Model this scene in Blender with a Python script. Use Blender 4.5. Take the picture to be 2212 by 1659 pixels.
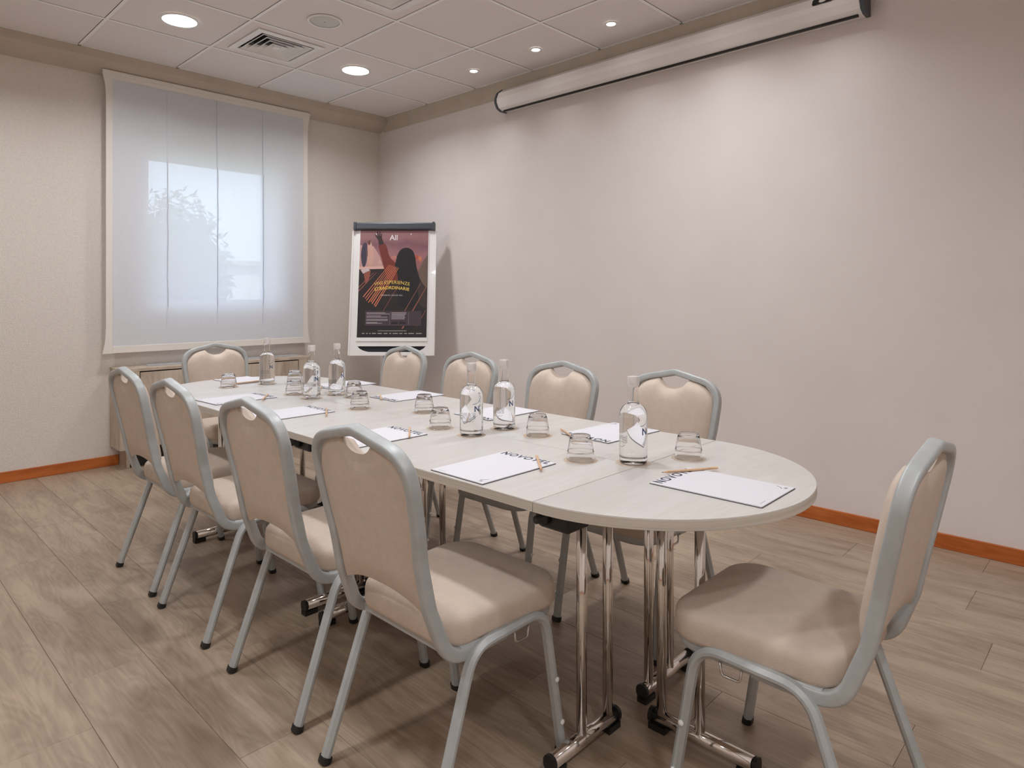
import bpy, bmesh, math, random
from mathutils import Vector, Matrix
R = math.radians
random.seed(7)
for o in list(bpy.data.objects):
    bpy.data.objects.remove(o)
scene = bpy.context.scene
C = scene.collection

# ------------------------------------------------------------------ camera, world, exposure
cam = bpy.data.cameras.new('camera'); camo = bpy.data.objects.new('camera', cam); C.objects.link(camo)
camo.location = (-3.805, -5.445, 1.2354)
camo.rotation_euler = (R(90), 0, -0.8063)
cam.sensor_width = 36; cam.lens = 1433.65 / 2212 * 36
cam.shift_y = -(829.5 - 638.55) / 2212
cam.clip_start = 0.05
scene.camera = camo
scene.view_settings.view_transform = 'Standard'
scene.view_settings.look = 'None'
scene.view_settings.gamma = 1
scene.view_settings.use_curve_mapping = False
scene.view_settings.exposure = 0.12
world = bpy.data.worlds.new('world'); scene.world = world; world.use_nodes = True
bg = world.node_tree.nodes['Background']
bg.inputs[0].default_value = (0.60, 0.77, 1.0, 1); bg.inputs[1].default_value = 3.4
sun = bpy.data.lights.new('sun', 'SUN'); sun.energy = 4.0; sun.angle = R(1); sun.color = (1, .96, .9)
suno = bpy.data.objects.new('sun', sun); C.objects.link(suno); suno.rotation_euler = Vector((.35, .8, -.75)).to_track_quat('-Z', 'Y').to_euler(); suno.location = (-2, -4, 9)
LAMP = (0.93, 0.965, 1.0)
P_BIG, P_SPOT = 10.2, 6.0

def s(r, g, b):
    f = lambda c: c / 12.92 if c <= .04045 else ((c + .055) / 1.055) ** 2.4
    return (f(r / 255), f(g / 255), f(b / 255), 1)

# ------------------------------------------------------------------ materials
class NT:
    def __init__(self, m):
        m.use_nodes = True; self.t = m.node_tree; self.n = self.t.nodes
        self.b = self.n['Principled BSDF']; self.out = self.n['Material Output']
    def add(self, typ, **k):
        n = self.n.new(typ)
        for a, v in k.items(): setattr(n, a, v)
        return n
    def l(self, a, b): self.t.links.new(a, b)

def mat(name, col, rough=.5, metal=0, spec=.5, noise=None, bump=None, emit=None, trans=None, ior=None, coat=0):
    """noise=(scale vec, amount, detail)  bump=(scale, strength, distance)"""
    m = bpy.data.materials.new(name); t = NT(m); b = t.b
    b.inputs['Base Color'].default_value = col
    b.inputs['Roughness'].default_value = rough
    b.inputs['Metallic'].default_value = metal
    b.inputs['Specular IOR Level'].default_value = spec
    b.inputs['Coat Weight'].default_value = coat
    if trans: b.inputs['Transmission Weight'].default_value = trans
    if ior: b.inputs['IOR'].default_value = ior
    if emit: b.inputs['Emission Color'].default_value = emit[0]; b.inputs['Emission Strength'].default_value = emit[1]
    if noise or bump: tc = t.add('ShaderNodeTexCoord')
    if noise:
        mp = t.add('ShaderNodeMapping'); mp.inputs['Scale'].default_value = noise[0]
        nz = t.add('ShaderNodeTexNoise'); nz.inputs['Scale'].default_value = 1; nz.inputs['Detail'].default_value = noise[2]
        hs = t.add('ShaderNodeMix', data_type='RGBA', blend_type='MULTIPLY'); hs.inputs[0].default_value = 1
        rp = t.add('ShaderNodeMapRange'); rp.inputs[1].default_value = .3; rp.inputs[2].default_value = .7
        rp.inputs[3].default_value = 1 - noise[1]; rp.inputs[4].default_value = 1 + noise[1] * .4
        t.l(tc.outputs['Object'], mp.inputs[0]); t.l(mp.outputs[0], nz.inputs[0]); t.l(nz.outputs[0], rp.inputs[0])
        hs.inputs[6].default_value = col; t.l(rp.outputs[0], hs.inputs[7]); t.l(hs.outputs[2], b.inputs['Base Color'])
    if bump:
        nb = t.add('ShaderNodeTexNoise'); nb.inputs['Scale'].default_value = bump[0]; nb.inputs['Detail'].default_value = 3
        bp = t.add('ShaderNodeBump'); bp.inputs['Strength'].default_value = bump[1]; bp.inputs['Distance'].default_value = bump[2]
        t.l(tc.outputs['Object'], nb.inputs[0]); t.l(nb.outputs[0], bp.inputs['Height']); t.l(bp.outputs[0], b.inputs['Normal'])
    return m

def wood(name, c1, c2, along, rough=.5, rand=0., gs=1., bump=.15):
    """plank/board wood: grain stretched along axis 0/1/2; per-object random offset and tone"""
    m = bpy.data.materials.new(name); t = NT(m)
    tc = t.add('ShaderNodeTexCoord'); oi = t.add('ShaderNodeObjectInfo')
    ad = t.add('ShaderNodeVectorMath', operation='ADD'); sc = t.add('ShaderNodeMath', operation='MULTIPLY'); sc.inputs[1].default_value = 37.
    t.l(oi.outputs['Random'], sc.inputs[0]); t.l(tc.outputs['Object'], ad.inputs[0]); t.l(sc.outputs[0], ad.inputs[1])
    def nz(scale, stretch, det, dist):
        mp = t.add('ShaderNodeMapping'); v = [scale * gs] * 3; v[along] = stretch * gs; mp.inputs['Scale'].default_value = v
        n = t.add('ShaderNodeTexNoise'); n.inputs['Scale'].default_value = 1; n.inputs['Detail'].default_value = det; n.inputs['Distortion'].default_value = dist
        t.l(ad.outputs[0], mp.inputs[0]); t.l(mp.outputs[0], n.inputs[0]); return n.outputs[0]
    fine = nz(90, 4, 4, .6); broad = nz(7, 1.2, 3, 1.2); rings = nz(9, 1.6, 1, .3)
    w = t.add('ShaderNodeMath', operation='MULTIPLY'); w.inputs[1].default_value = 70; t.l(rings, w.inputs[0])
    sn = t.add('ShaderNodeMath', operation='SINE'); t.l(w.outputs[0], sn.inputs[0])
    mx = t.add('ShaderNodeMath', operation='MULTIPLY_ADD'); mx.inputs[1].default_value = .055; t.l(sn.outputs[0], mx.inputs[0]); t.l(broad, mx.inputs[2])
    mf = t.add('ShaderNodeMath', operation='MULTIPLY_ADD'); mf.inputs[1].default_value = .55; t.l(fine, mf.inputs[0]); t.l(mx.outputs[0], mf.inputs[2])
    mr = t.add('ShaderNodeMath', operation='MULTIPLY_ADD'); mr.inputs[1].default_value = rand; t.l(oi.outputs['Random'], mr.inputs[0]); t.l(mf.outputs[0], mr.inputs[2])
    cr = t.add('ShaderNodeValToRGB'); cr.color_ramp.elements[0].position = .50; cr.color_ramp.elements[1].position = 1.05 if rand == 0 else 1.0
    cr.color_ramp.elements[0].color = c1; cr.color_ramp.elements[1].color = c2
    t.l(mr.outputs[0], cr.inputs[0]); t.l(cr.outputs[0], t.b.inputs['Base Color'])
    t.b.inputs['Roughness'].default_value = rough
    bp = t.add('ShaderNodeBump'); bp.inputs['Strength'].default_value = bump; bp.inputs['Distance'].default_value = .002
    t.l(mf.outputs[0], bp.inputs['Height']); t.l(bp.outputs[0], t.b.inputs['Normal'])
    return m

M = {}
M['wall_smooth'] = mat('wall_smooth', s(234, 225, 221), .75, spec=.2, noise=((3, 3, 3), .03, 3), bump=(220, .05, .002))
M['wall_plaster'] = mat('wall_plaster', s(230, 221, 212), .85, spec=.2, noise=((60, 60, 60), .05, 2), bump=(125, .45, .009))
M['soffit'] = mat('soffit_paint', s(202, 189, 174), .6, spec=.3, noise=((6, 6, 6), .05, 2))
M['tile'] = mat('ceiling_tile', s(241, 234, 231), .9, spec=.1, noise=((230, 230, 230), .13, 3), bump=(300, .25, .002))
M['tile_plain'] = mat('ceiling_tile_plain', s(240, 238, 238), .85, spec=.1, noise=((30, 30, 30), .03, 2))
M['grid'] = mat('grid_metal', s(252, 251, 250), .45, spec=.4)
M['plenum'] = mat('plenum', (.02, .018, .016, 1), .9)
M['floor_base'] = mat('floor_base', s(84, 68, 56), .8)
M['plank'] = wood('vinyl_plank', s(138, 117, 98), s(174, 153, 133), 1, .40, rand=.07, gs=1.25)
M['baseboard'] = wood('baseboard_wood', s(166, 82, 30), s(200, 112, 52), 1, .4)
M['baseboard_x'] = wood('baseboard_wood_x', s(166, 82, 30), s(200, 112, 52), 0, .4)
M['cab'] = wood('pale_oak', s(172, 153, 134), s(208, 192, 174), 2, .5)
M['tabletop'] = wood('whitewashed_top', s(203, 196, 191), s(213, 208, 204), 0, .33, bump=.015, gs=1.3)
M['edge'] = mat('laminated_edge', s(206, 196, 184), .5, noise=((2, 2, 420), .2, 2))
M['chrome'] = mat('chrome', (.86, .83, .80, 1), .09, 1, noise=((20, 20, 20), .04, 2))
M['black'] = mat('black_plastic', (.012, .012, .012, 1), .4, bump=(400, .05, .001))
M['frame'] = mat('chair_frame_paint', s(184, 187, 187), .42, .12, noise=((25, 25, 25), .08, 3))
M['fabric'] = mat('beige_faux_leather', s(214, 196, 181), .62, spec=.35, noise=((40, 40, 40), .05, 3), bump=(380, .3, .003))
M['fabric_dark'] = mat('panel_piping', s(150, 128, 110), .7)
M['white_plastic'] = mat('white_plastic', s(246, 245, 244), .35, noise=((30, 30, 30), .02, 2))
M['offwhite'] = mat('white_enamel', s(247, 243, 241), .18, noise=((5, 5, 5), .02, 2), coat=.3)
M['wire'] = mat('steel_wire', (.6, .58, .56, 1), .25, 1)
M['glass'] = mat('clear_glass', (1, 1, 1, 1), 0, trans=1, ior=1.46)
M['water'] = mat('water', (1, 1, 1, 1), 0, trans=1, ior=1.33)
M['stopper'] = mat('bottle_stopper', s(232, 228, 224), .2, .3)
M['ink'] = mat('navy_ink', s(40, 52, 72), .5)
M['ink_blue'] = mat('blue_ink', s(58, 84, 122), .5)
M['ink_grey'] = mat('grey_ink', s(120, 124, 130), .5)
M['pad_back'] = mat('pad_backing', s(78, 72, 74), .7)
M['pencil'] = wood('pencil_wood', s(198, 158, 124), s(226, 190, 156), 0, .5)
M['lead'] = mat('graphite', s(40, 38, 38), .4)
M['dgrey'] = mat('dark_grey_metal', s(82, 86, 92), .4, .4, noise=((20, 20, 20), .04, 2))
M['tray'] = mat('tray_dark', s(50, 55, 66), .5)
M['grey_leg'] = mat('grey_tube', s(170, 168, 168), .35, .3)
M['sill'] = mat('grey_grille', s(188, 190, 196), .45, .2)
M['upvc'] = mat('window_frame', s(232, 232, 234), .4)
M['speaker'] = mat('speaker_grille', s(222, 224, 219), .6, noise=((600, 600, 600), .2, 1))
M['leaf'] = mat('leaf', s(82, 104, 74), .6, noise=((3, 3, 3), .3, 2))
M['bark'] = mat('bark', s(90, 72, 58), .9)
M['lawn'] = mat('lawn', s(120, 138, 96), .9, noise=((4, 4, 4), .2, 3))
M['facade'] = mat('facade', s(240, 236, 230), .8)

def tile_paper():
    m = bpy.data.materials.new('ruled_paper'); t = NT(m)
    tc = t.add('ShaderNodeTexCoord'); sx = t.add('ShaderNodeSeparateXYZ'); t.l(tc.outputs['Object'], sx.inputs[0])
    mu = t.add('ShaderNodeMath', operation='MULTIPLY'); mu.inputs[1].default_value = 125; t.l(sx.outputs[0], mu.inputs[0])
    fr = t.add('ShaderNodeMath', operation='FRACT'); t.l(mu.outputs[0], fr.inputs[0])
    gt = t.add('ShaderNodeMath', operation='GREATER_THAN'); gt.inputs[1].default_value = .94; t.l(fr.outputs[0], gt.inputs[0])
    mx = t.add('ShaderNodeMix', data_type='RGBA'); mx.inputs[6].default_value = s(224, 221, 226); mx.inputs[7].default_value = s(213, 210, 216)
    t.l(gt.outputs[0], mx.inputs[0]); t.l(mx.outputs[2], t.b.inputs['Base Color']); t.b.inputs['Roughness'].default_value = .6
    return m
M['paper'] = tile_paper()

def coaster_mat():
    m = bpy.data.materials.new('coaster_film'); t = NT(m)
    tr = t.add('ShaderNodeBsdfTransparent'); tr.inputs[0].default_value = (1, .97, .94, 1)
    t.b.inputs['Base Color'].default_value = s(242, 224, 204); t.b.inputs['Roughness'].default_value = .3
    mx = t.add('ShaderNodeMixShader'); mx.inputs[0].default_value = .3
    t.l(tr.outputs[0], mx.inputs[1]); t.l(t.b.outputs[0], mx.inputs[2]); t.l(mx.outputs[0], t.out.inputs[0])
    return m
M['coaster'] = coaster_mat()

def blind_mat(name, col, tr_w, tl_w):
    m = bpy.data.materials.new(name); t = NT(m)
    tc = t.add('ShaderNodeTexCoord'); mp = t.add('ShaderNodeMapping'); mp.inputs['Scale'].default_value = (260, 260, 30)
    nz = t.add('ShaderNodeTexNoise'); nz.inputs['Scale'].default_value = 1; t.l(tc.outputs['Object'], mp.inputs[0]); t.l(mp.outputs[0], nz.inputs[0])
    rp = t.add('ShaderNodeMapRange'); rp.inputs[3].default_value = .96; rp.inputs[4].default_value = 1.03; t.l(nz.outputs[0], rp.inputs[0])
    mc = t.add('ShaderNodeMix', data_type='RGBA', blend_type='MULTIPLY'); mc.inputs[0].default_value = 1; mc.inputs[6].default_value = col; t.l(rp.outputs[0], mc.inputs[7])
    df = t.add('ShaderNodeBsdfDiffuse'); tl = t.add('ShaderNodeBsdfTranslucent'); tp = t.add('ShaderNodeBsdfTransparent')
    t.l(mc.outputs[2], df.inputs[0]); t.l(mc.outputs[2], tl.inputs[0])
    a = t.add('ShaderNodeMixShader'); a.inputs[0].default_value = tl_w; t.l(df.outputs[0], a.inputs[1]); t.l(tl.outputs[0], a.inputs[2])
    b = t.add('ShaderNodeMixShader'); b.inputs[0].default_value = tr_w; t.l(a.outputs[0], b.inputs[1]); t.l(tp.outputs[0], b.inputs[2])
    t.l(b.outputs[0], t.out.inputs[0]); return m
M['sheer'] = blind_mat('sheer_blind_fabric', s(240, 242, 248), .085, .24)
M['hem'] = blind_mat('blind_hem', s(246, 240, 232), .0, .10)
M['pane'] = bpy.data.materials.new('window_pane')
_t = NT(M['pane']); _g = _t.add('ShaderNodeBsdfGlossy'); _g.inputs['Roughness'].default_value = 0; _p = _t.add('ShaderNodeBsdfTransparent')
_m = _t.add('ShaderNodeMixShader'); _m.inputs[0].default_value = .06; _t.l(_p.outputs[0], _m.inputs[1]); _t.l(_g.outputs[0], _m.inputs[2]); _t.l(_m.outputs[0], _t.out.inputs[0])
M['lamp_big'] = mat('lamp_diffuser', (1, 1, 1, 1), .5, emit=((1, .955, .90, 1), 9))
M['lamp_spot'] = mat('lamp_spot', (1, 1, 1, 1), .5, emit=((1, .96, .92, 1), 22))

# ------------------------------------------------------------------ geometry helpers
def finish(bm, smooth=False):
    bmesh.ops.recalc_face_normals(bm, faces=bm.faces)
    if smooth:
        for f in bm.faces: f.smooth = True
    return bm

def obj(name, bm, m, parent=None, loc=None, smooth=False, ang=None):
    if isinstance(bm, bpy.types.Mesh): me = bm
    else:
        finish(bm, smooth or ang is not None); me = bpy.data.meshes.new(name); bm.to_mesh(me); bm.free()
        if ang is not None: me.set_sharp_from_angle(angle=R(ang))
    if m is not None and not me.materials: me.materials.append(M[m] if isinstance(m, str) else m)
    o = bpy.data.objects.new(name, me); C.objects.link(o)
    if parent: o.parent = parent
    if loc: o.location = loc
    return o

def tag(o, label=None, cat=None, group=None, kind=None):
    if label: o['label'] = label
    if cat: o['category'] = cat
    if group: o['group'] = group
    if kind: o['kind'] = kind
    return o

def thing(name, label, cat, loc=(0, 0, 0), rz=0, group=None):
    o = bpy.data.objects.new(name, None); C.objects.link(o); o.location = loc; o.rotation_euler = (0, 0, rz)
    o.empty_display_size = .05
    return tag(o, label, cat, group)

def struct(name, bm, m, parent=None, **k):
    o = obj(name, bm, m, parent, **k)
    if not parent: o['kind'] = 'structure'
    return o

def copy_tree(o, parent=None):
    c = o.copy(); C.objects.link(c); c.parent = parent
    for ch in o.children: copy_tree(ch, c)
    return c

def box(x0, x1, y0, y1, z0, z1, bm=None, bev=0):
    bm = bm or bmesh.new()
    g = bmesh.ops.create_cube(bm, size=1)
    for v in g['verts']:
        v.co = Vector((x0 + (v.co.x + .5) * (x1 - x0), y0 + (v.co.y + .5) * (y1 - y0), z0 + (v.co.z + .5) * (z1 - z0)))
    if bev:
        es = list({e for v in g['verts'] for e in v.link_edges})
        bmesh.ops.bevel(bm, geom=es, offset=bev, segments=2, affect='EDGES', profile=.5)
    return bm

def prism(poly, z0, z1, bm=None, bev=0, f=None):
    """extrude a 2D polygon (list of (x,y)) between z0 and z1; f maps (x,y,z)->Vector"""
    bm = bm or bmesh.new(); f = f or (lambda x, y, z: Vector((x, y, z)))
    a = [bm.verts.new(f(x, y, z0)) for x, y in poly]; b = [bm.verts.new(f(x, y, z1)) for x, y in poly]
    n = len(poly); fs = [bm.faces.new(a), bm.faces.new(b)]
    for i in range(n): fs.append(bm.faces.new((a[i], a[(i + 1) % n], b[(i + 1) % n], b[i])))
    if bev:
        es = [e for e in set(fs[0].edges) | set(fs[1].edges)]
        bmesh.ops.bevel(bm, geom=es, offset=bev, segments=2, affect='EDGES', profile=.5)
    return bm

def lathe(prof, n=32, bm=None, cx=0, cy=0, cap=True):
    bm = bm or bmesh.new(); rings = []
    for r, z in prof:
        if r < 1e-6: rings.append([bm.verts.new((cx, cy, z))])
        else: rings.append([bm.verts.new((cx + r * math.cos(2 * math.pi * k / n), cy + r * math.sin(2 * math.pi * k / n), z)) for k in range(n)])
    for a, b in zip(rings, rings[1:]):
        for k in range(n):
            k2 = (k + 1) % n
            if len(a) == 1 and len(b) == 1: continue
            if len(a) == 1: bm.faces.new((a[0], b[k], b[k2]))
            elif len(b) == 1: bm.faces.new((a[k], a[k2], b[0]))
            else: bm.faces.new((a[k], a[k2], b[k2], b[k]))
    if cap:
        if len(rings[0]) > 1: bm.faces.new(rings[0])
        if len(rings[-1]) > 1: bm.faces.new(rings[-1])
    return bm

def fillet(pts, rad, seg=6):
    """pts list of Vector, rad dict index->radius"""
    out = []
    for i, p in enumerate(pts):
        r = rad.get(i, 0) if isinstance(rad, dict) else (rad if 0 < i < len(pts) - 1 else 0)
        if r == 0: out.append(p.copy()); continue
        a = (pts[i - 1] - p).normalized(); b = (pts[i + 1] - p).normalized()
        th = a.angle(b); t = min(r / math.tan(th / 2), .49 * (pts[i - 1] - p).length, .49 * (pts[i + 1] - p).length)
        p0, p1 = p + a * t, p + b * t
        for k in range(seg + 1):
            u = k / seg; out.append((1 - u) ** 2 * p0 + 2 * u * (1 - u) * p + u * u * p1)
    return out

def sweep(pts, prof, ref=Vector((1, 0, 0)), bm=None, closed=False, scale=None):
    """sweep closed 2D profile [(a,b)] along pts. a axis ~ side (tangent x ref), b axis ~ ref projected"""
    bm = bm or bmesh.new(); n = len(pts); rings = []
    for i, p in enumerate(pts):
        if closed: t = (pts[(i + 1) % n] - pts[i - 1]).normalized()
        else: t = (pts[min(i + 1, n - 1)] - pts[max(i - 1, 0)]).normalized()
        rf = ref(i, p) if callable(ref) else ref
        b = (rf - t * rf.dot(t))
        if b.length < 1e-4: b = Vector((0, 0, 1)) - t * t.z
        b.normalize(); a = t.cross(b)
        k = scale[i] if scale else 1
        rings.append([bm.verts.new(p + a * (x * k) + b * (y * k)) for x, y in prof])
    m = len(prof); rng = range(n if closed else n - 1)
    for i in rng:
        A, B = rings[i], rings[(i + 1) % n]
        for k in range(m): bm.faces.new((A[k], A[(k + 1) % m], B[(k + 1) % m], B[k]))
    if not closed: bm.faces.new(rings[0]); bm.faces.new(rings[-1])
    return bm

def circ(r, n=12): return [(r * math.cos(2 * math.pi * k / n), r * math.sin(2 * math.pi * k / n)) for k in range(n)]
def rrect(w, h, c, seg=3):
    out = []
    for sx, sy, a0 in ((1, 1, 0), (-1, 1, 90), (-1, -1, 180), (1, -1, 270)):
        for k in range(seg + 1):
            a = R(a0 + 90 * k / seg); out.append((sx * (w / 2 - c) + c * math.cos(a), sy * (h / 2 - c) + c * math.sin(a)))
    return out

def text_bm(txt, size, space=1., off=0., extrude=.0003, align='LEFT'):
    cu = bpy.data.curves.new('t', 'FONT'); cu.body = txt; cu.size = size; cu.space_character = space; cu.offset = off
    cu.extrude = extrude; cu.align_x = align; cu.resolution_u = 4
    o = bpy.data.objects.new('t', cu); C.objects.link(o)
    bpy.context.view_layer.update()
    me = bpy.data.meshes.new_from_object(o.evaluated_get(bpy.context.evaluated_depsgraph_get()))
    bpy.data.objects.remove(o); bm = bmesh.new(); bm.from_mesh(me); bpy.data.meshes.remove(me)
    return bm

def fit(bm, width):
    xs = [v.co.x for v in bm.verts]; k = width / (max(xs) - min(xs)); x0 = min(xs)
    for v in bm.verts: v.co.x = (v.co.x - x0) * k; v.co.y *= k
    return bm

# ------------------------------------------------------------------ room shell
XL, YN, H = -5.7, -7.4, 2.948
ZS, Z2, SY, SX = 2.821, 2.891, .164, .042      # soffit: wall line, lower lip, widths
WX0, WX1, WZ0, WZ1 = -2.09, -1.06, 1.145, 2.345  # window opening
def wall_with_hole():
    bm = bmesh.new(); t = .24
    box(XL - .1, WX0, 0, t, 0, 3.05, bm); box(WX1, .12, 0, t, 0, 3.05, bm)
    box(WX0, WX1, 0, t, 0, WZ0, bm); box(WX0, WX1, 0, t, WZ1, 3.05, bm)
    bmesh.ops.remove_doubles(bm, verts=bm.verts, dist=1e-4)
    return bm
struct('wall_back', wall_with_hole(), 'wall_plaster')
struct('wall_right', box(0, .12, YN, 0, 0, 3.05), 'wall_smooth')
struct('wall_left', box(XL - .12, XL, YN, 0, 0, 3.05), 'wall_plaster')
struct('wall_front', box(XL - .12, .12, YN - .12, YN, 0, 3.05), 'wall_smooth')

floor = struct('floor', box(XL, 0, YN, 0, -.06, -.004), 'floor_base')
PW, PL = .2345, 1.265
fixed = {0: -4.91, 1: -4.397, 2: -4.925, 3: -4.107, 4: -5.045, 6: -4.135, 7: -4.96, 12: -2.43, 13: -1.70, 14: -3.267}
meshes = {}
def plank_mesh(w, L):
    k = (round(w, 3), round(L, 3))
    if k not in meshes:
        bm = box(0, w - .0009, 0, L - .0009, -.004, 0)
        top = [e for e in bm.edges if all(v.co.z > -.001 for v in e.verts)]
        bmesh.ops.bevel(bm, geom=top, offset=.0009, segments=1, affect='EDGES')
        finish(bm); me = bpy.data.meshes.new('plank'); bm.to_mesh(me); bm.free(); me.materials.append(M['plank']); meshes[k] = me
    return meshes[k]
row = 0; x1 = 0.
while x1 > XL + .01:
    w = .215 if row == 0 else min(PW, x1 - XL); x0 = x1 - w
    j = fixed.get(row, random.uniform(-2, -.8)); j -= math.floor(j / PL) * PL   # joints at j + k*PL
    ys = sorted([YN, 0] + [j - PL * k for k in range(0, 8) if YN + .05 < j - PL * k < -.05])
    for a, b in zip(ys, ys[1:]): obj('plank', plank_mesh(w, b - a), None, floor, (x0, a, 0))
    x1 = x0; row += 1

struct('baseboard_back', box(XL, -2.292, -.012, 0, 0, .074, bev=.003), 'baseboard_x')
struct('baseboard_back', box(-.93, 0, -.012, 0, 0, .074, bev=.003), 'baseboard_x')
struct('baseboard_right', box(-.012, 0, YN, -.012, 0, .074, bev=.003), 'baseboard')
struct('baseboard_left', box(XL, XL + .012, YN, -.012, 0, .074, bev=.003), 'baseboard')
struct('baseboard_front', box(XL + .012, -.012, YN, YN + .012, 0, .074, bev=.003), 'baseboard_x')

struct('trim_1', prism([(0, ZS), (-SY, Z2), (-SY, H + .002), (0, H + .04)], XL, 0, f=lambda y, z, x: Vector((x, y, z))), 'soffit')
struct('trim_2', prism([(0, ZS), (-.02, ZS + .035), (-SX, H + .002), (0, H + .04)], YN, -SY + .1, f=lambda x, z, y: Vector((x, y, z))), 'soffit')

ceil = struct('ceiling', box(XL, 0, YN, 0, 3.0, 3.06), 'plenum')
GX, GY, G = -.6724, -.7827, .6342
xs = [-SX] + [GX - G * k for k in range(12) if GX - G * k > XL + .1] + [XL]
ys = [-SY] + [GY - G * k for k in range(14) if GY - G * k > YN + .1] + [YN]
tmesh = {}
plain = {(1, 0)}
for i in range(len(xs) - 1):
    for j in range(len(ys) - 1):
        w = xs[i] - xs[i + 1] - .0208; d = ys[j] - ys[j + 1] - .0208
        pm = 'tile_plain' if (i, j) in plain else 'tile'
        k = (round(w, 3), round(d, 3), pm)
        if k not in tmesh:
            bm = box(0, w, 0, d, 0, .012); finish(bm); me = bpy.data.meshes.new('ceiling_tile'); bm.to_mesh(me); bm.free(); me.materials.append(M[pm]); tmesh[k] = me
        obj('ceiling_tile', tmesh[k], None, ceil, (xs[i + 1] + .009 - .006 + .003, ys[j + 1] + .009 - .003, H + .003))
for x in xs[1:-1]: obj('grid_bar', box(x - .012, x + .0075, YN, -SY, H, H + .0025), 'grid', ceil)
for y in ys[1:-1]:
    for a, b in zip(xs, xs[1:]):
        hi = a - (.012 if a != xs[0] else 0); lo = b + (.0075 if b != xs[-1] else 0)
        obj('grid_bar', box(lo, hi, y - .012, y + .0075, H, H + .0025), 'grid', ceil)
obj('edge_trim', box(XL, -SX, -SY - .016, -SY + .001, H, H + .0025), 'grid', ceil)
obj('edge_trim', box(-SX - .016, -SX + .001, YN, -SY - .016, H, H + .0025), 'grid', ceil)
cellx = lambda i: (xs[i] + xs[i + 1]) / 2
celly = lambda j: (ys[j] + ys[j + 1]) / 2

# ------------------------------------------------------------------ window and outside
win = struct('window_1', box(WX0, WX1, .175, .235, WZ0, WZ0 + .055), 'upvc')
obj('window_frame', box(WX0, WX1, .175, .235, WZ1 - .045, WZ1), 'upvc', win)
obj('window_frame', box(WX0, WX0 + .045, .175, .235, WZ0 + .055, WZ1 - .045), 'upvc', win)
obj('window_frame', box(WX1 - .045, WX1, .175, .235, WZ0 + .055, WZ1 - .045), 'upvc', win)
obj('pane', box(WX0 + .04, WX1 - .04, .204, .206, WZ0 + .05, WZ1 - .04), 'pane', win)
obj('window_sill', box(WX0, WX1, .0, .175, WZ0, WZ0 + .012), 'upvc', win)

struct('ground', box(-14, 16, .26, 26, -.5, -.35), 'lawn')
def tree(loc, rx, h, n, label):
    t = thing('tree', label, 'tree', loc, 0, 'trees outside the window')
    obj('trunk', sweep([Vector((0, 0, 0)), Vector((.05, .02, h * .4)), Vector((0, .05, h * .75))], circ(.09, 8), Vector((0, 1, 0))), 'bark', t, smooth=True)
    bm = bmesh.new(); rr = random.Random(n)
    for k in range(n):
        u = rr.random() * 2 * math.pi; v = math.acos(rr.uniform(-1, 1)); q = rr.random() ** .33
        p = Vector((rx * q * math.sin(v) * math.cos(u), rx * .8 * q * math.sin(v) * math.sin(u), h * .62 + h * .42 * q * math.cos(v)))
        ax = Vector((rr.uniform(-1, 1), rr.uniform(-1, 1), rr.uniform(-1, .6))).normalized(); sd = ax.orthogonal().normalized(); L = rr.uniform(.09, .17)
        a, b, c, d = p, p + ax * L * .5 + sd * L * .18, p + ax * L, p + ax * L * .5 - sd * L * .18
        bm.faces.new([bm.verts.new(x) for x in (a, b, c, d)])
    f = obj('foliage', bm, 'leaf', t); f['kind'] = 'stuff'
tree((-.66, 3.6, -.35), .72, 2.85, 4200, 'broad leafy tree with low crown outside the blind')
tree((.35, 6.3, -.35), .6, 2.9, 2600, 'taller loose leafy tree outside the blind')
bd = thing('building', 'pale rendered building standing beyond the garden outside the window', 'building', (2.65, 8.2, -.35))
obj('wall', box(-.7, 2.2, 0, 3, 0, 2.2), 'facade', bd); obj('roof_slab', box(-.9, 2.4, -.2, 3.1, 2.2, 2.3), 'soffit', bd)

# blind
bl = thing('window_blind', 'sheer white fabric blind hanging over the window', 'blind', (0, -.075, 0))
bx0, bx1, bz0, bz1 = -2.393, -.819, .82, 2.822
nx = 36; bm = bmesh.new(); g = []
for i in range(nx + 1):
    x = bx0 + .02 + (bx1 - bx0 - .04) * i / nx
    g.append([bm.verts.new((x, .004 * math.sin(i * .9 + z * 1.3), z)) for z in (bz0 + .03, 1.3, 1.8, 2.3, bz1 - .02)])
for a, b in zip(g, g[1:]):
    for k in range(4): bm.faces.new((a[k], b[k], b[k + 1], a[k + 1]))
obj('blind_fabric', bm, 'sheer', bl, smooth=True)
for sg, xe in ((1, bx0), (-1, bx1)):
    o = [(xe - sg * .022, bz1), (xe - sg * .006, bz1 - .07), (xe, bz1 - .14), (xe, bz0 + .18), (xe - sg * .006, bz0 + .08), (xe - sg * .022, bz0)]
    inner = [(xe + sg * .042, bz0), (xe + sg * .042, bz1)]
    obj('side_hem', prism(o + inner, -.004, .0015, f=lambda x, z, y: Vector((x, y, z))), 'hem', bl)
obj('top_rail', box(bx0 - .022, bx1 + .022, -.012, .012, bz1, bz1 + .028, bev=.004), 'hem', bl)
obj('top_hem', box(bx0 + .042, bx1 - .042, -.004, .0015, bz1 - .03, bz1), 'hem', bl)
obj('bottom_hem', box(bx0 + .042, bx1 - .042, -.006, .003, bz0, bz0 + .05, bev=.002), 'hem', bl)
for x in (-1.981, -1.607, -1.227):
    obj('tape_seam', box(x - .004, x + .004, -.006, -.0045, 1.0, bz1 - .03), 'sheer', bl)
    rr = random.Random(x); pts = [Vector((x + rr.uniform(-.006, .006), -.008, 2.25 - k * .11)) for k in range(11)]
    obj('lift_cord', sweep(pts, circ(.0008, 6), Vector((0, 1, 0))), 'grey_leg', bl, smooth=True)

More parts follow.
